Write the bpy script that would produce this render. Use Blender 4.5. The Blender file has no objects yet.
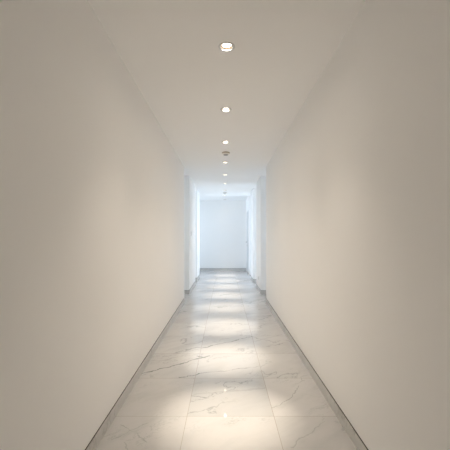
import bpy, bmesh, math, random
from mathutils import Vector, Matrix

S = bpy.context.scene
C = S.collection
PI = math.pi

# ---------------------------------------------------------------- measures (metres); camera stands at y = 0
F = 324.0                    # focal length in pixels of the 450 px frame
EYE = 1.241                  # camera height
H = 2.55                     # ceiling height
HW = 0.771                   # half width of the corridor
CAMX = -0.012
Y_BACK = -2.6
Y_END = 11.8
XR = 0.775                   # right wall in the last bay
LIGHT_Y = [2.235, 3.34, 4.49, 5.70, 6.86, 8.00, 9.15, 10.33, 11.45]

# ---------------------------------------------------------------- materials
def new_mat(name):
    m = bpy.data.materials.new(name)
    m.use_nodes = True
    nt = m.node_tree
    nt.nodes.clear()
    out = nt.nodes.new('ShaderNodeOutputMaterial')
    return m, nt, out

def principled(name, col, rough=0.5, metal=0.0, spec=0.5, noise=0.0, nscale=30.0, bump=0.0, bscale=200.0):
    m, nt, out = new_mat(name)
    b = nt.nodes.new('ShaderNodeBsdfPrincipled')
    b.inputs['Base Color'].default_value = (*col, 1)
    b.inputs['Roughness'].default_value = rough
    b.inputs['Metallic'].default_value = metal
    b.inputs['Specular IOR Level'].default_value = spec
    tc = nt.nodes.new('ShaderNodeTexCoord')
    if noise > 0:
        n = nt.nodes.new('ShaderNodeTexNoise')
        n.inputs['Scale'].default_value = nscale
        n.inputs['Detail'].default_value = 3
        r = nt.nodes.new('ShaderNodeMapRange')
        r.inputs['To Min'].default_value = 1 - noise
        r.inputs['To Max'].default_value = 1 + noise
        mx = nt.nodes.new('ShaderNodeVectorMath'); mx.operation = 'SCALE'
        mx.inputs[0].default_value = col
        nt.links.new(tc.outputs['Object'], n.inputs['Vector'])
        nt.links.new(n.outputs['Fac'], r.inputs['Value'])
        nt.links.new(r.outputs['Result'], mx.inputs['Scale'])
        nt.links.new(mx.outputs['Vector'], b.inputs['Base Color'])
    if bump > 0:
        n2 = nt.nodes.new('ShaderNodeTexNoise')
        n2.inputs['Scale'].default_value = bscale
        n2.inputs['Detail'].default_value = 4
        bp = nt.nodes.new('ShaderNodeBump')
        bp.inputs['Strength'].default_value = bump
        bp.inputs['Distance'].default_value = 0.002
        nt.links.new(tc.outputs['Object'], n2.inputs['Vector'])
        nt.links.new(n2.outputs['Fac'], bp.inputs['Height'])
        nt.links.new(bp.outputs['Normal'], b.inputs['Normal'])
    nt.links.new(b.outputs['BSDF'], out.inputs['Surface'])
    return m

M = {}
M['plaster'] = principled('wall_paint', (0.89, 0.888, 0.884), 0.9, spec=0.15, noise=0.008, nscale=3.0, bump=0.05, bscale=320)
M['ceiling'] = principled('ceiling_paint', (0.90, 0.898, 0.894), 0.95, spec=0.1, noise=0.006, nscale=2.0)
M['door'] = principled('door_lacquer', (0.60, 0.61, 0.62), 0.45, spec=0.4, noise=0.01, nscale=2.0)
M['frame'] = principled('frame_lacquer', (0.74, 0.74, 0.74), 0.5, spec=0.4, noise=0.01, nscale=4.0)
M['steel'] = principled('brushed_steel', (0.42, 0.42, 0.42), 0.35, metal=1.0, noise=0.05, nscale=60)
M['chrome'] = principled('satin_nickel', (0.62, 0.61, 0.60), 0.28, metal=1.0, noise=0.03, nscale=60)
M['reflector'] = principled('lamp_reflector', (0.93, 0.90, 0.84), 0.35, spec=0.8, noise=0.02, nscale=80)
M['bezel'] = principled('lamp_bezel', (0.42, 0.24, 0.09), 0.6, metal=0.0, noise=0.03, nscale=80)
M['plastic'] = principled('white_plastic', (0.76, 0.75, 0.73), 0.5, spec=0.4, noise=0.01, nscale=30)
M['shaded_base'] = principled('detector_base_plastic', (0.47, 0.42, 0.35), 0.55, spec=0.3, noise=0.02, nscale=30)  # shade on the base's dimly lit sides is put into this tone
M['grey_plastic'] = principled('grey_plastic', (0.30, 0.31, 0.33), 0.5, spec=0.4, noise=0.02, nscale=30)
M['switch'] = principled('switch_plastic', (0.68, 0.69, 0.70), 0.45, spec=0.4, noise=0.01, nscale=30)
M['gap'] = principled('shadow_gap', (0.09, 0.085, 0.08), 0.8, spec=0.1, noise=0.05, nscale=30)

def emit_mat(name, col, strength):
    m, nt, out = new_mat(name)
    e = nt.nodes.new('ShaderNodeEmission')
    e.inputs['Color'].default_value = (*col, 1)
    e.inputs['Strength'].default_value = strength
    nt.links.new(e.outputs['Emission'], out.inputs['Surface'])
    return m
M['lens'] = emit_mat('lamp_lens_glow', (1.0, 0.90, 0.76), 12.0)

# window pane: clear architectural glass
def glass():
    m, nt, out = new_mat('window_glass')
    fr = nt.nodes.new('ShaderNodeFresnel'); fr.inputs['IOR'].default_value = 1.45
    t = nt.nodes.new('ShaderNodeBsdfTransparent'); t.inputs['Color'].default_value = (0.96, 0.98, 0.98, 1)
    g = nt.nodes.new('ShaderNodeBsdfGlossy'); g.inputs['Roughness'].default_value = 0.02
    mx = nt.nodes.new('ShaderNodeMixShader')
    nt.links.new(fr.outputs['Fac'], mx.inputs['Fac'])
    nt.links.new(t.outputs['BSDF'], mx.inputs[1])
    nt.links.new(g.outputs['BSDF'], mx.inputs[2])
    nt.links.new(mx.outputs['Shader'], out.inputs['Surface'])
    return m
M['glass'] = glass()

TILE = 0.6
TX0, TY0 = -0.270, 2.236           # one grout crossing

class NB:
    """tiny node-graph helper"""
    def __init__(self, nt): self.nt = nt
    def n(self, t): return self.nt.nodes.new(t)
    def put(self, sock, v):
        if hasattr(v, 'is_linked'): self.nt.links.new(v, sock)
        else: sock.default_value = v
    def m(self, op, a, b=None, c=None, clamp=False):
        x = self.n('ShaderNodeMath'); x.operation = op; x.use_clamp = clamp
        for s, v in zip(x.inputs, (a, b, c)):
            if v is not None: self.put(s, v)
        return x.outputs[0]
    def v(self, op, a, b=None, scale=None):
        x = self.n('ShaderNodeVectorMath'); x.operation = op
        self.put(x.inputs[0], a)
        if b is not None: self.put(x.inputs[1], b)
        if scale is not None: self.put(x.inputs['Scale'], scale)
        return x
    def comb(self, x, y, z=0.0):
        c = self.n('ShaderNodeCombineXYZ')
        for s, v in zip(c.inputs, (x, y, z)): self.put(s, v)
        return c.outputs[0]
    def noise(self, vec, scale, detail=3, rough=0.55, dist=0.0):
        x = self.n('ShaderNodeTexNoise')
        self.put(x.inputs['Vector'], vec)
        x.inputs['Scale'].default_value = scale; x.inputs['Detail'].default_value = detail
        x.inputs['Roughness'].default_value = rough; x.inputs['Distortion'].default_value = dist
        return x
    def rng(self, v, a, b, c, d, smooth=True):
        x = self.n('ShaderNodeMapRange')
        if smooth: x.interpolation_type = 'SMOOTHSTEP'
        self.put(x.inputs['Value'], v)
        for k, q in zip(('From Min', 'From Max', 'To Min', 'To Max'), (a, b, c, d)): self.put(x.inputs[k], q)
        return x.outputs['Result']
    def mix(self, f, a, b, mode='MIX'):
        x = self.n('ShaderNodeMix'); x.data_type = 'RGBA'; x.blend_type = mode
        self.put(x.inputs[0], f); self.put(x.inputs[6], a); self.put(x.inputs[7], b)
        return x.outputs[2]

# the strong veins of the slabs: (start, end, half width, darkness)
VEINS = [
    ((-0.80, 2.90), (-0.44, 3.16), 0.012, 0.95),
    ((-0.44, 3.16), (-0.17, 3.37), 0.015, 1.0),
    ((-0.30, 3.36), (-0.22, 3.30), 0.010, 0.85),
    ((-0.42, 2.84), (-0.25, 2.93), 0.011, 0.90),
    ((-0.25, 2.93), (0.33, 3.10), 0.009, 0.65),
    ((-0.66, 3.33), (-0.22, 3.62), 0.008, 0.45),
    ((-0.27, 3.60), (0.33, 4.02), 0.012, 0.70),
    ((0.33, 4.00), (0.60, 3.78), 0.010, 0.45),
    ((0.33, 3.82), (0.72, 4.10), 0.010, 0.35),
    ((-0.27, 2.52), (-0.16, 2.50), 0.008, 0.75),
    ((0.34, 2.36), (0.50, 2.48), 0.006, 0.60),
    ((0.50, 2.48), (0.60, 2.70), 0.006, 0.55),
    ((-0.25, 2.55), (0.32, 2.66), 0.020, 0.22),
    ((-0.70, 1.98), (-0.52, 2.16), 0.006, 0.45),
    ((-0.70, 2.14), (-0.48, 1.96), 0.006, 0.50),
    ((-0.62, 1.93), (-0.50, 1.78), 0.006, 0.40),
    ((0.38, 1.92), (0.66, 2.18), 0.006, 0.35),
    ((0.34, 1.85), (0.60, 1.74), 0.006, 0.40),
]

def marble(name, floor=True):
    m, nt, out = new_mat(name)
    B = NB(nt)
    tc = B.n('ShaderNodeTexCoord')
    P = tc.outputs['Object']
    sp = B.n('ShaderNodeSeparateXYZ'); nt.links.new(P, sp.inputs[0])
    X, Y, Z = sp.outputs
    if floor:
        u = B.m('DIVIDE', B.m('SUBTRACT', X, TX0), TILE)
        w = B.m('DIVIDE', B.m('SUBTRACT', Y, TY0), TILE)
        iu, iw = B.m('FLOOR', u), B.m('FLOOR', w)
        wn = B.n('ShaderNodeTexWhiteNoise'); wn.noise_dimensions = '2D'
        nt.links.new(B.comb(iu, iw), wn.inputs['Vector'])
        off = B.v('SCALE', wn.outputs['Color'], scale=23.0).outputs[0]
        V = B.v('ADD', P, off).outputs[0]
        tint = wn.outputs['Value']
    else:
        V = P
        tint = B.m('MULTIPLY', 0.5, 1.0)
    rot = B.n('ShaderNodeVectorRotate'); rot.rotation_type = 'Z_AXIS'
    nt.links.new(V, rot.inputs['Vector']); rot.inputs['Angle'].default_value = math.radians(-38)
    str_ = B.v('MULTIPLY', rot.outputs[0], (0.45, 1.5, 1.0)).outputs[0]
    # soft cloudy grey
    cloud = B.noise(str_, 2.6, 5, 0.6, 0.6).outputs['Fac']
    cloudm = B.rng(cloud, 0.45, 0.75, 0.0, 1.0)
    # thin wandering veins
    warp = B.noise(V, 4.0, 4, 0.6)
    wv = B.v('ADD', str_, B.v('SCALE', B.v('SUBTRACT', warp.outputs['Color'], (0.5, 0.5, 0.5)).outputs[0], scale=0.35).outputs[0]).outputs[0]
    va = B.noise(wv, 2.2, 3, 0.5).outputs['Fac']
    ridge = B.m('ABSOLUTE', B.m('SUBTRACT', va, 0.5))
    vein = B.rng(ridge, 0.0, 0.018, 1.0, 0.0)
    gate = B.rng(B.noise(V, 1.7, 2).outputs['Fac'], 0.45, 0.65, 0.0, 1.0)
    vein = B.m('MULTIPLY', vein, gate)
    vb = B.noise(wv, 6.0, 4, 0.6).outputs['Fac']
    vein2 = B.rng(B.m('ABSOLUTE', B.m('SUBTRACT', vb, 0.5)), 0.0, 0.02, 1.0, 0.0)
    gate2 = B.rng(B.noise(V, 2.6, 2).outputs['Fac'], 0.48, 0.7, 0.0, 1.0)
    vein2 = B.m('MULTIPLY', vein2, gate2)
    total = B.m('MAXIMUM', B.m('MULTIPLY', vein, 0.5), B.m('MULTIPLY', vein2, 0.4))
    if floor:
        # the strong individual veins, wobbled
        wob = B.noise(P, 7.0, 5, 0.62)
        Pw = B.v('ADD', P, B.v('SCALE', B.v('SUBTRACT', wob.outputs['Color'], (0.5, 0.5, 0.5)).outputs[0], scale=0.11).outputs[0]).outputs[0]
        s2 = B.n('ShaderNodeSeparateXYZ'); nt.links.new(Pw, s2.inputs[0])
        wx, wy = s2.outputs[0], s2.outputs[1]
        thick = B.rng(B.noise(P, 9.0, 3).outputs['Fac'], 0.3, 0.7, 0.45, 1.25)
        for (a, b, hw, k) in VEINS:
            dx, dy = b[0] - a[0], b[1] - a[1]
            L2 = dx * dx + dy * dy
            px, py = B.m('SUBTRACT', wx, a[0]), B.m('SUBTRACT', wy, a[1])
            t = B.m('DIVIDE', B.m('ADD', B.m('MULTIPLY', px, dx), B.m('MULTIPLY', py, dy)), L2, clamp=True)
            ex = B.m('SUBTRACT', px, B.m('MULTIPLY', t, dx))
            ey = B.m('SUBTRACT', py, B.m('MULTIPLY', t, dy))
            d = B.m('SQRT', B.m('ADD', B.m('MULTIPLY', ex, ex), B.m('MULTIPLY', ey, ey)))
            d = B.m('DIVIDE', d, thick)
            total = B.m('MAXIMUM', total, B.rng(d, hw * 0.15, hw, k, 0.0))
    fine = B.noise(V, 24.0, 5, 0.65).outputs['Fac']
    if floor:
        base = B.mix(B.rng(tint, 0.0, 1.0, 0.0, 1.0, False), (0.53, 0.52, 0.512, 1), (0.58, 0.57, 0.562, 1))
        # the greyer slab in the middle of the second row
        grey = B.m('MULTIPLY', B.m('COMPARE', iu, 0.0, 0.3), B.m('COMPARE', iw, 0.0, 0.3))
        base = B.mix(B.m('MULTIPLY', grey, 0.55), base, (0.45, 0.45, 0.45, 1))
        cl, vc = (0.43, 0.428, 0.425, 1), (0.20, 0.225, 0.20, 1)
    else:
        base = B.mix(0.0, (0.60, 0.59, 0.575, 1), (0.5, 0.5, 0.5, 1))
        cl, vc = (0.40, 0.39, 0.385, 1), (0.24, 0.24, 0.22, 1)
    col = B.mix(B.m('MULTIPLY', cloudm, 0.5), base, cl)
    col = B.mix(B.m('MULTIPLY', B.rng(fine, 0.4, 0.8, 0, 1), 0.12), col, cl)
    col = B.mix(total, col, vc)
    if floor:
        fu = B.m('ABSOLUTE', B.m('SUBTRACT', B.m('FRACT', u), 0.5))
        fw = B.m('ABSOLUTE', B.m('SUBTRACT', B.m('FRACT', w), 0.5))
        e = 0.5 - 0.0017 / TILE
        gm = B.m('GREATER_THAN', B.m('MAXIMUM', fu, fw), e)
        col = B.mix(gm, col, (0.36, 0.33, 0.28, 1))
    bs = B.n('ShaderNodeBsdfPrincipled')
    nt.links.new(col, bs.inputs['Base Color'])
    bs.inputs['Specular IOR Level'].default_value = 1.0
    if floor:
        rr = B.m('ADD', B.rng(fine, 0.3, 0.7, 0.01, 0.03), B.m('MULTIPLY', gm, 0.08))
        nt.links.new(rr, bs.inputs['Roughness'])
    else:
        bs.inputs['Roughness'].default_value = 0.3
    nt.links.new(bs.outputs['BSDF'], out.inputs['Surface'])
    return m
M['marble'] = marble('floor_marble', True)
M['skirting'] = marble('skirting_marble', False)

# ---------------------------------------------------------------- mesh helpers
def box(bm, x0, x1, y0, y1, z0, z1):
    r = bmesh.ops.create_cube(bm, size=1.0)
    bmesh.ops.transform(bm, verts=r['verts'], matrix=Matrix.Translation(((x0 + x1) / 2, (y0 + y1) / 2, (z0 + z1) / 2)) @
                        Matrix.Diagonal((abs(x1 - x0), abs(y1 - y0), abs(z1 - z0), 1)))
    return r['verts']

def lathe(bm, prof, seg=40, closed=False):
    """prof: list of (r, z); spun about z"""
    rings = []
    for r, z in prof:
        if r < 1e-6:
            rings.append([bm.verts.new((0, 0, z))])
        else:
            rings.append([bm.verts.new((r * math.cos(2 * PI * i / seg), r * math.sin(2 * PI * i / seg), z)) for i in range(seg)])
    pairs = list(zip(rings, rings[1:]))
    if closed: pairs.append((rings[-1], rings[0]))
    for a, b in pairs:
        for i in range(seg):
            j = (i + 1) % seg
            if len(a) == 1 and len(b) == 1: continue
            if len(a) == 1: bm.faces.new((a[0], b[i], b[j]))
            elif len(b) == 1: bm.faces.new((a[i], b[0], a[j]))
            else: bm.faces.new((a[i], b[i], b[j], a[j]))

def obj(name, bm, mat, parent=None, smooth=False, bevel=0.0):
    bmesh.ops.recalc_face_normals(bm, faces=bm.faces)
    me = bpy.data.meshes.new(name)
    bm.to_mesh(me); bm.free()
    me.materials.append(mat)
    if smooth:
        me.polygons.foreach_set('use_smooth', [True] * len(me.polygons))
    o = bpy.data.objects.new(name, me)
    C.objects.link(o)
    if parent: o.parent = parent
    if bevel:
        b = o.modifiers.new('bevel', 'BEVEL'); b.width = bevel; b.segments = 2; b.limit_method = 'ANGLE'
    if smooth:
        try:
            me.set_sharp_from_angle(angle=math.radians(35))
        except Exception:
            pass
    return o

def boxes(name, lst, mat, parent=None, bevel=0.0):
    bm = bmesh.new()
    for b in lst: box(bm, *b)
    return obj(name, bm, mat, parent, bevel=bevel)

def structure(o):
    o['kind'] = 'structure'
    return o

def thing(name, label, cat, loc, rot=(0, 0, 0), group=None):
    o = bpy.data.objects.new(name, None)
    o.empty_display_size = 0.1
    C.objects.link(o)
    o.location = loc; o.rotation_euler = rot
    o['label'] = label; o['category'] = cat
    if group: o['group'] = group
    return o

def copy_thing(src, loc, label):
    r = src.copy(); C.objects.link(r)
    r.location = loc; r['label'] = label
    for ch in list(src.children):
        c = ch.copy(); C.objects.link(c); c.parent = r
        c.matrix_parent_inverse = ch.matrix_parent_inverse
        for g in ch.children:
            d = g.copy(); C.objects.link(d); d.parent = c
    return r

# ---------------------------------------------------------------- the setting
XL_OUT = -2.75
T = 0.12


# openings along the corridor (y from, y to)
NL1, NR1 = (6.14, 6.98), (6.10, 6.96)
NL2, NR2 = (8.46, 9.06), (7.95, 8.74)
LO = (9.92, Y_END)             # left side passage to the tall window
WR = (9.50, 10.45)             # glazed bay on the right
DR = (10.52, 11.56)            # flush door in the right wall
ND = 0.20                      # depth of the glazed bays
NB_ = 1.00                     # depth of the two middle bays
NP = 1.60                      # length of the two side passages
XB = HW + ND + T               # outer face of the corridor walls
PLAN = [(-XB, XB, Y_BACK - .15, Y_END + .15),                       # corridor
        (XL_OUT, -XB, LO[0] - T, Y_END + .15),                      # left hall at the end
        (-HW - NP - T, -XB, NL1[0] - T, NL1[1] + 0.07), (XB, HW + NP + T, NR1[0] - T, NR1[1] + 0.07),
        (-HW - NB_ - T, -XB, NL2[0] - T, NL2[1] + 0.07), (XB, HW + NB_ + T, NR2[0] - T, NR2[1] + 0.07)]
structure(boxes('floor', [(*r, -0.12, 0.0) for r in PLAN], M['marble']))

# ceiling with round cut-outs for the lamps
LX = 0.004
R_HOLE = 0.046
def make_ceiling():
    bm = bmesh.new()
    q = 0.09
    y0, y1 = Y_BACK - .15, Y_END + .15
    def quad(a, b, c, d): 
        bm.faces.new([bm.verts.new((a, c, H)), bm.verts.new((a, d, H)), bm.verts.new((b, d, H)), bm.verts.new((b, c, H))])
    quad(-XB, LX - q, y0, y1); quad(LX + q, XB, y0, y1)
    for r in PLAN[1:]: quad(*r)
    cur = y0
    for ly in LIGHT_Y:
        quad(LX - q, LX + q, cur, ly - q)
        n = 40
        inner, outer = [], []
        for i in range(n):
            a = 2 * PI * (i + .5) / n - PI / 4 - PI / n
            ca, sa = math.cos(a), math.sin(a)
            k = q / max(abs(ca), abs(sa))
            inner.append(bm.verts.new((LX + R_HOLE * ca, ly + R_HOLE * sa, H)))
            outer.append(bm.verts.new((LX + k * ca, ly + k * sa, H)))
        for i in range(n):
            j = (i + 1) % n
            bm.faces.new((inner[i], inner[j], outer[j], outer[i]))
        cur = ly + q
    quad(LX - q, LX + q, cur, y1)
    for f in bm.faces:
        f.normal_update()
        if f.normal.z > 0: f.normal_flip()
    for r in PLAN: box(bm, *r, H + 0.13, H + 0.25)      # slab above the void
    me = bpy.data.meshes.new('ceiling'); bm.to_mesh(me); bm.free()
    me.materials.append(M['ceiling'])
    o = bpy.data.objects.new('ceiling', me); C.objects.link(o)
    return structure(o)
make_ceiling()

ZT = H + 0.13
boxes_left = [
    (-HW - ND - T, -HW, Y_BACK, NL1[0], 0, ZT),
    (-HW - NP - T, -HW - ND - T, NL1[0] - T, NL1[0], 0, ZT),
    (-HW - NP - T, -HW - NP, NL1[0], NL1[1] + 0.07, 0, ZT),
    (-HW - NP + 0.75, -XB, NL1[1], NL1[1] + 0.07, 0, ZT),
    (-HW - NP, -HW - NP + 0.75, NL1[1], NL1[1] + 0.07, H, ZT),
    (-HW - ND - T, -HW, NL1[1], NL2[0], 0, ZT),
    (-HW - NB_ - T, -XB, NL2[0] - T, NL2[0], 0, ZT),
    (-HW - NB_ - T, -XB, NL2[1], NL2[1] + 0.07, 0, ZT),
    (-HW - NB_ - T, -HW - NB_, NL2[0] + 0.52, NL2[1], 0, ZT),
    (-HW - ND - T, -HW, NL2[1], LO[0], 0, ZT),
    (XL_OUT, -HW - ND - T, LO[0] - T, LO[0], 0, ZT),
    (-2.57, -2.45, LO[0], LO[0] + 0.45, 0, ZT),
]
structure(boxes('wall_left', boxes_left, M['plaster']))
boxes_right = [
    (HW, HW + ND + T, Y_BACK, NR1[0], 0, ZT),
    (HW + ND + T, HW + NP + T, NR1[0] - T, NR1[0], 0, ZT),
    (HW + NP, HW + NP + T, NR1[0], NR1[1] + 0.07, 0, ZT),
    (XB, HW + NP - 0.75, NR1[1], NR1[1] + 0.07, 0, ZT),
    (HW + NP - 0.75, HW + NP, NR1[1], NR1[1] + 0.07, H, ZT),
    (HW, HW + ND + T, NR1[1], NR2[0], 0, ZT),
    (XB, HW + NB_ + T, NR2[0] - T, NR2[0], 0, ZT),
    (XB, HW + NB_ + T, NR2[1], NR2[1] + 0.07, 0, ZT),
    (HW + NB_, HW + NB_ + T, NR2[0] + 0.66, NR2[1], 0, ZT),
    (HW, HW + ND + T, NR2[1], WR[0], 0, ZT),
    (XR, HW + ND + T, WR[1], DR[0], 0, ZT),
    (XR + 0.06, HW + ND + T, DR[0], DR[1], 0, ZT),
    (XR, XR + 0.06, DR[0], DR[1], 2.125, ZT),
    (XR, HW + ND + T, DR[1], Y_END, 0, ZT),
]
structure(boxes('wall_right', boxes_right, M['plaster']))
structure(boxes('wall_far', [(XL_OUT, XB, Y_END, Y_END + 0.15, 0, ZT)], M['plaster']))
structure(boxes('wall_back', [(-XB, XB, Y_BACK - 0.15, Y_BACK, 0, ZT)], M['plaster']))

# skirting: a marble strip with a thin dark shadow gap along its top
SK, SG, ST = 0.076, 0.006, 0.008
def skirting(name, runs):
    """runs: axis-aligned wall lines ((x0,y0),(x1,y1),(nx,ny)) with the room on the side of (nx,ny)"""
    a, b = bmesh.new(), bmesh.new()
    for (p, q, n) in runs:
        def rect(depth, back=0.0):
            xs = [p[0], q[0], p[0] + n[0] * depth, q[0] + n[0] * depth]
            ys = [p[1], q[1], p[1] + n[1] * depth, q[1] + n[1] * depth]
            return min(xs), max(xs), min(ys), max(ys)
        box(a, *rect(ST), 0, SK)
        box(b, *rect(ST * 0.35), SK, SK + SG)
    o = structure(obj(name, a, M['skirting']))
    g = structure(obj('shadow_gap', b, M['gap'], o))
    return o
L, R = -HW, HW
skirting('baseboard_left', [
    ((L, Y_BACK), (L, NL1[0]), (1, 0)),
    ((L - ND, NL1[1]), (L + ST, NL1[1]), (0, -1)), ((L, NL1[1]), (L, NL2[0]), (1, 0)),
    ((L - ND, NL2[1]), (L + ST, NL2[1]), (0, -1)), ((L, NL2[1]), (L, LO[0]), (1, 0)),
])
skirting('baseboard_right', [
    ((R, Y_BACK), (R, NR1[0]), (-1, 0)),
    ((R - ST, NR1[1]), (R + ND, NR1[1]), (0, -1)), ((R, NR1[1]), (R, NR2[0]), (-1, 0)),
    ((R - ST, NR2[1]), (R + ND, NR2[1]), (0, -1)), ((R, NR2[1]), (R, WR[0]), (-1, 0)),
    ((XR, WR[1]), (XR, DR[0]), (-1, 0)), ((XR, DR[1]), (XR, Y_END), (-1, 0)),
])
skirting('baseboard_far', [((-2.55, Y_END), (XR, Y_END), (0, -1))])

# doors
def lever(parent, side, z, y, x, towards):
    """lever handle on a round rose; side = direction into the room along x"""
    bm = bmesh.new()
    lathe(bm, [(0, 0), (0.026, 0), (0.026, 0.007), (0.010, 0.009), (0.010, 0.050), (0, 0.050)], 24)
    bmesh.ops.rotate(bm, verts=bm.verts, cent=(0, 0, 0), matrix=Matrix.Rotation(side * PI / 2, 3, 'Y'))
    v = box(bm, side * 0.038 - 0.009, side * 0.038 + 0.009, min(0, towards * 0.13), max(0, towards * 0.13), -0.009, 0.009)
    bmesh.ops.translate(bm, verts=bm.verts, vec=(x, y, z))
    obj('door_handle', bm, M['steel'], parent, smooth=True)
    bm = bmesh.new()
    lathe(bm, [(0, 0), (0.026, 0), (0.026, 0.007), (0.012, 0.010), (0.012, 0.014), (0, 0.014)], 24)
    bmesh.ops.rotate(bm, verts=bm.verts, cent=(0, 0, 0), matrix=Matrix.Rotation(side * PI / 2, 3, 'Y'))
    bmesh.ops.translate(bm, verts=bm.verts, vec=(x, y, z - 0.11))
    obj('lock_rosette', bm, M['steel'], parent, smooth=True)

def door(n, x, side, y0, y1, top, handle_y, towards, kick=False):
    """x: plane of the room-side face of the leaf; side: +1 when the room is at larger x"""
    e = bpy.data.objects.new('door_%d' % n, None); C.objects.link(e)
    e['kind'] = 'structure'
    fw = 0.03
    xb = x - side * 0.045
    lo, hi = min(x, xb), max(x, xb)
    boxes('door_leaf', [(lo, hi, y0 + fw + .003, y1 - fw - .003, 0.012, top - fw - .003)], M['door'], e, bevel=0.002)
    flo, fhi = min(x + side * 0.006, xb), max(x + side * 0.006, xb)
    boxes('door_frame', [(flo, fhi, y0, y0 + fw, 0, top), (flo, fhi, y1 - fw, y1, 0, top), (flo, fhi, y0 + fw, y1 - fw, top - fw, top)], M['frame'], e, bevel=0.002)
    if kick:
        a = x + side * 0.004
        boxes('kick_strip', [(min(x, a), max(x, a), y0 + fw + .004, y1 - fw - .004, 0.012, SK)], M['skirting'], e)
    lever(e, side, 1.045, handle_y, x, towards)
    return e
door(1, XR + 0.012, -1, DR[0], DR[1], 2.125, DR[1] - 0.16, -1, kick=True)

# windows (both stand round the corner of the corridor and bring in the daylight)
def window(n, x, side, y0, y1):
    e = bpy.data.objects.new('window_%d' % n, None); C.objects.link(e)
    e['kind'] = 'structure'
    fw, d = 0.055, 0.06
    lo, hi = min(x, x - side * d), max(x, x - side * d)
    boxes('window_frame', [(lo, hi, y0, y0 + fw, 0, H), (lo, hi, y1 - fw, y1, 0, H), (lo, hi, y0 + fw, y1 - fw, 0, fw), (lo, hi, y0 + fw, y1 - fw, H - fw, H)], M['frame'], e, bevel=0.003)
    c = (lo + hi) / 2
    boxes('window_pane', [(c - .004, c + .004, y0 + fw, y1 - fw, fw, H - fw)], M['glass'], e)
    # daylight portal on the outer side of the pane
    ld = bpy.data.lights.new('daylight', 'AREA'); ld.shape = 'RECTANGLE'
    ld.size = H - 2 * fw; ld.size_y = (y1 - y0) - 2 * fw
    ld.cycles.is_portal = True
    lo_ = bpy.data.objects.new('daylight_portal', ld); C.objects.link(lo_)
    lo_.location = (x - side * (d + 0.02), (y0 + y1) / 2, H / 2)
    lo_.rotation_euler = (0, -side * PI / 2, 0)
    return e
window(1, -2.45, 1, LO[0] + 0.45, Y_END)
window(2, 1.02, -1, WR[0], WR[1])
def passage_window(n, x0, x1, y, face=1):
    e = bpy.data.objects.new('window_%d' % n, None); C.objects.link(e)
    e['kind'] = 'structure'
    fw, d = 0.055, 0.06
    boxes('window_frame', [(x0, x0 + fw, y, y + d, 0, H), (x1 - fw, x1, y, y + d, 0, H), (x0 + fw, x1 - fw, y, y + d, 0, fw), (x0 + fw, x1 - fw, y, y + d, H - fw, H)], M['frame'], e, bevel=0.003)
    boxes('window_pane', [(x0 + fw, x1 - fw, y + d / 2 - .004, y + d / 2 + .004, fw, H - fw)], M['glass'], e)
    ld = bpy.data.lights.new('daylight', 'AREA'); ld.shape = 'RECTANGLE'
    ld.size = (x1 - x0) - 2 * fw; ld.size_y = H - 2 * fw
    ld.cycles.is_portal = True
    o = bpy.data.objects.new('daylight_portal', ld); C.objects.link(o)
    o.location = ((x0 + x1) / 2, y + d / 2 + face * (d / 2 + 0.02), H / 2)
    o.rotation_euler = (-face * PI / 2, 0, 0)
window(3, HW + NB_, -1, NR2[0], NR2[0] + 0.66)
window(4, -HW - NB_, 1, NL2[0], NL2[0] + 0.52)
passage_window(5, HW + NP - 0.75, HW + NP, NR1[1] + 0.005)
passage_window(6, -HW - NP, -HW - NP + 0.75, NL1[1] + 0.005)

# ---------------------------------------------------------------- ceiling lamps
WARM = (1.0, 0.866, 0.703)
def make_downlight(loc, label):
    t = thing('recessed_downlight', label, 'ceiling light', loc, group='recessed downlights along the corridor ceiling')
    bm = bmesh.new()
    lathe(bm, [(0.0435, 0.004), (0.0435, -0.0035), (0.046, -0.0055), (0.053, -0.0045), (0.0575, -0.001), (0.0575, 0.0)], 48)
    obj('trim_ring', bm, M['chrome'], t, smooth=True)
    bm = bmesh.new()
    lathe(bm, [(0.0435, 0.003), (0.0425, 0.004), (0.039, 0.009), (0.0365, 0.0115), (0.0365, 0.018)], 48)
    obj('reflector', bm, M['reflector'], t, smooth=True)
    bm = bmesh.new()
    lathe(bm, [(0.0365, 0.016), (0.0365, 0.0095), (0.035, 0.0085), (0.033, 0.0085), (0.0318, 0.0095), (0.0318, 0.016)], 48)
    obj('lamp_bezel', bm, M['bezel'], t, smooth=True)
    bm = bmesh.new()
    lathe(bm, [(0.0322, 0.014), (0.030, 0.0125), (0.020, 0.0112), (0.010, 0.0105), (0, 0.0103)], 40)
    obj('lamp_lens', bm, M['lens'], t, smooth=True)
    bm = bmesh.new()
    lathe(bm, [(0.0445, 0.002), (0.0445, 0.09), (0, 0.09)], 32)
    obj('housing', bm, M['steel'], t, smooth=True)
    for nm, size, blend, power in (('narrow_beam', 25.5, 1.0, P_NARROW), ('wide_beam', 93, 1.0, P_WIDE), ('wide_spill', 166, 1.0, P_SPILL)):
        ld = bpy.data.lights.new(nm, 'SPOT')
        ld.spot_size = math.radians(size); ld.spot_blend = blend
        ld.energy = power; ld.color = WARM; ld.shadow_soft_size = 0.012
        lo = bpy.data.objects.new(nm, ld); C.objects.link(lo)
        lo.location = (0, 0, 0.004); lo.parent = t
    return t
P_REAR_FILL = 14.0
P_NARROW, P_WIDE, P_SPILL = 255.0, 32.0, 5.0
NTH = ['largest and nearest to the viewer', 'second from the front', 'third from the front, just before the first smoke detector',
       'fourth from the front, just beyond the first smoke detector', 'fifth from the front, beside the first wall openings',
       'sixth from the front', 'just before the small far smoke detector',
       'just beyond the small far smoke detector', 'last one, closest to the end wall']
first = None
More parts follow.
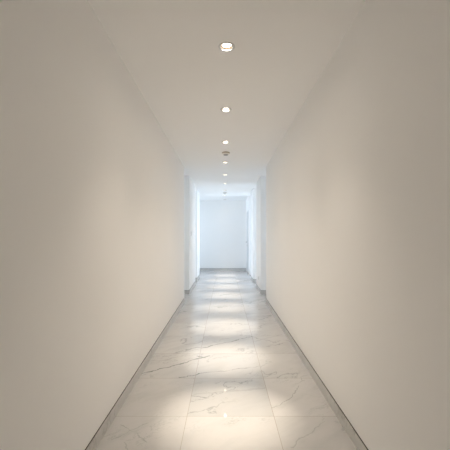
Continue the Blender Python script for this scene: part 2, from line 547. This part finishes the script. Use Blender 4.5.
for y, w in zip(LIGHT_Y, NTH):
    lab = 'round lit downlight in white ceiling, ' + w
    if first is None:
        first = make_downlight((LX, y, H), lab)
    else:
        o = copy_thing(first, (LX, y, H), lab)
        k_n, k_w = (0.3, 0.08) if y > 11 else (0.86, 0.55) if y > 5.2 else (0.86, 0.92)   # dimmed towards the daylit end
        for ch in o.children:
            if ch.type == 'LIGHT' and k_n < 1:
                ch.data = ch.data.copy()
                ch.data.energy *= k_w if 'wide' in ch.name else k_n

# two added fill spots behind the viewer, without fixtures, brighten the near walls
for y in (-0.75, -1.85):
    ld = bpy.data.lights.new('rear_fill_spot', 'SPOT')
    ld.spot_size = math.radians(125); ld.spot_blend = 1.0
    ld.energy = P_REAR_FILL; ld.color = WARM; ld.shadow_soft_size = 0.04
    lo = bpy.data.objects.new('rear_fill_spot', ld); C.objects.link(lo)
    lo.location = (LX, y, H - 0.02)

# ---------------------------------------------------------------- smoke detectors
def make_detector(loc, label):
    t = thing('smoke_detector', label, 'smoke detector', loc, group='smoke detectors on the corridor ceiling')
    bm = bmesh.new()
    lathe(bm, [(0, 0), (0.061, 0), (0.061, -0.012), (0.058, -0.018), (0, -0.018)], 40)
    obj('base_plate', bm, M['shaded_base'], t, smooth=True)
    bm = bmesh.new()
    lathe(bm, [(0, -0.018), (0.055, -0.018), (0.052, -0.028), (0.046, -0.034), (0, -0.034)], 40)
    obj('housing', bm, M['plastic'], t, smooth=True)
    bm = bmesh.new()
    lathe(bm, [(0.036, -0.034), (0.036, -0.039), (0.032, -0.042), (0, -0.043)], 40)
    obj('sensor_cap', bm, M['grey_plastic'], t, smooth=True)
    return t
d1 = make_detector((0.01, 5.05, H), 'round smoke detector on ceiling between third and fourth downlights')
copy_thing(d1, (0.008, 9.68, H), 'small far smoke detector on bright ceiling near the end wall')

# ---------------------------------------------------------------- switch and socket
t = thing('light_switch', 'small grey wall switch plate on left wall beyond first opening', 'light switch', (L, 7.38, 1.305))
boxes('switch_plate', [(0, 0.006, -0.042, 0.042, -0.055, 0.055)], M['switch'], t, bevel=0.003)
boxes('rocker', [(0.006, 0.009, -0.027, 0.027, -0.032, 0.032)], M['switch'], t, bevel=0.001)
t = thing('wall_socket', 'small pale socket low on right wall beyond first opening', 'wall socket', (R, 7.40, 0.30))
boxes('socket_plate', [(-0.009, 0, -0.04, 0.04, -0.04, 0.04)], M['plastic'], t, bevel=0.003)
bm = bmesh.new(); lathe(bm, [(0.022, 0.0), (0.022, 0.0035), (0.019, 0.0035), (0.017, 0.001), (0, 0.001)], 28)
bmesh.ops.rotate(bm, verts=bm.verts, cent=(0, 0, 0), matrix=Matrix.Rotation(-PI / 2, 3, 'Y'))
bmesh.ops.translate(bm, verts=bm.verts, vec=(-0.009, 0, 0))
obj('socket_well', bm, M['switch'], t, smooth=True)

# ---------------------------------------------------------------- daylight
w = bpy.data.worlds.new('daylight'); S.world = w
w.use_nodes = True
nt = w.node_tree; nt.nodes.clear()
B = NB(nt)
tc = B.n('ShaderNodeTexCoord')
sp = B.n('ShaderNodeSeparateXYZ'); nt.links.new(tc.outputs['Generated'], sp.inputs[0])
f = B.rng(sp.outputs[2], -0.15, 0.25, 0.0, 1.0)
col = B.mix(f, (1.02, 1.19, 1.40, 1), (0.78, 0.96, 1.20, 1))
bg = B.n('ShaderNodeBackground'); nt.links.new(col, bg.inputs['Color'])
bg.inputs['Strength'].default_value = 3.05
wo = B.n('ShaderNodeOutputWorld'); nt.links.new(bg.outputs[0], wo.inputs[0])

# ---------------------------------------------------------------- camera
cd = bpy.data.cameras.new('camera')
cd.sensor_width = 36.0; cd.sensor_fit = 'HORIZONTAL'
cd.lens = 36.0 * F / 450.0
cd.shift_x = (225.0 - 224.4) / 450.0
cd.shift_y = (236.5 - 225.0) / 450.0
cd.clip_start = 0.02
cam = bpy.data.objects.new('camera', cd); C.objects.link(cam)
cam.location = (CAMX, 0, EYE)
cam.rotation_euler = (PI / 2, 0, 0)
S.camera = cam

# ---------------------------------------------------------------- colour and sampling
S.view_settings.view_transform = 'Standard'
S.view_settings.look = 'None'
S.view_settings.exposure = 0.41
S.view_settings.gamma = 1.0
S.view_settings.use_curve_mapping = False
try:
    S.cycles.use_denoising = True
    S.cycles.max_bounces = 16
    S.cycles.diffuse_bounces = 12
    S.cycles.transparent_max_bounces = 16
    S.cycles.sample_clamp_indirect = 6.0
    S.cycles.caustics_reflective = True
    S.cycles.blur_glossy = 1.0
except Exception:
    pass
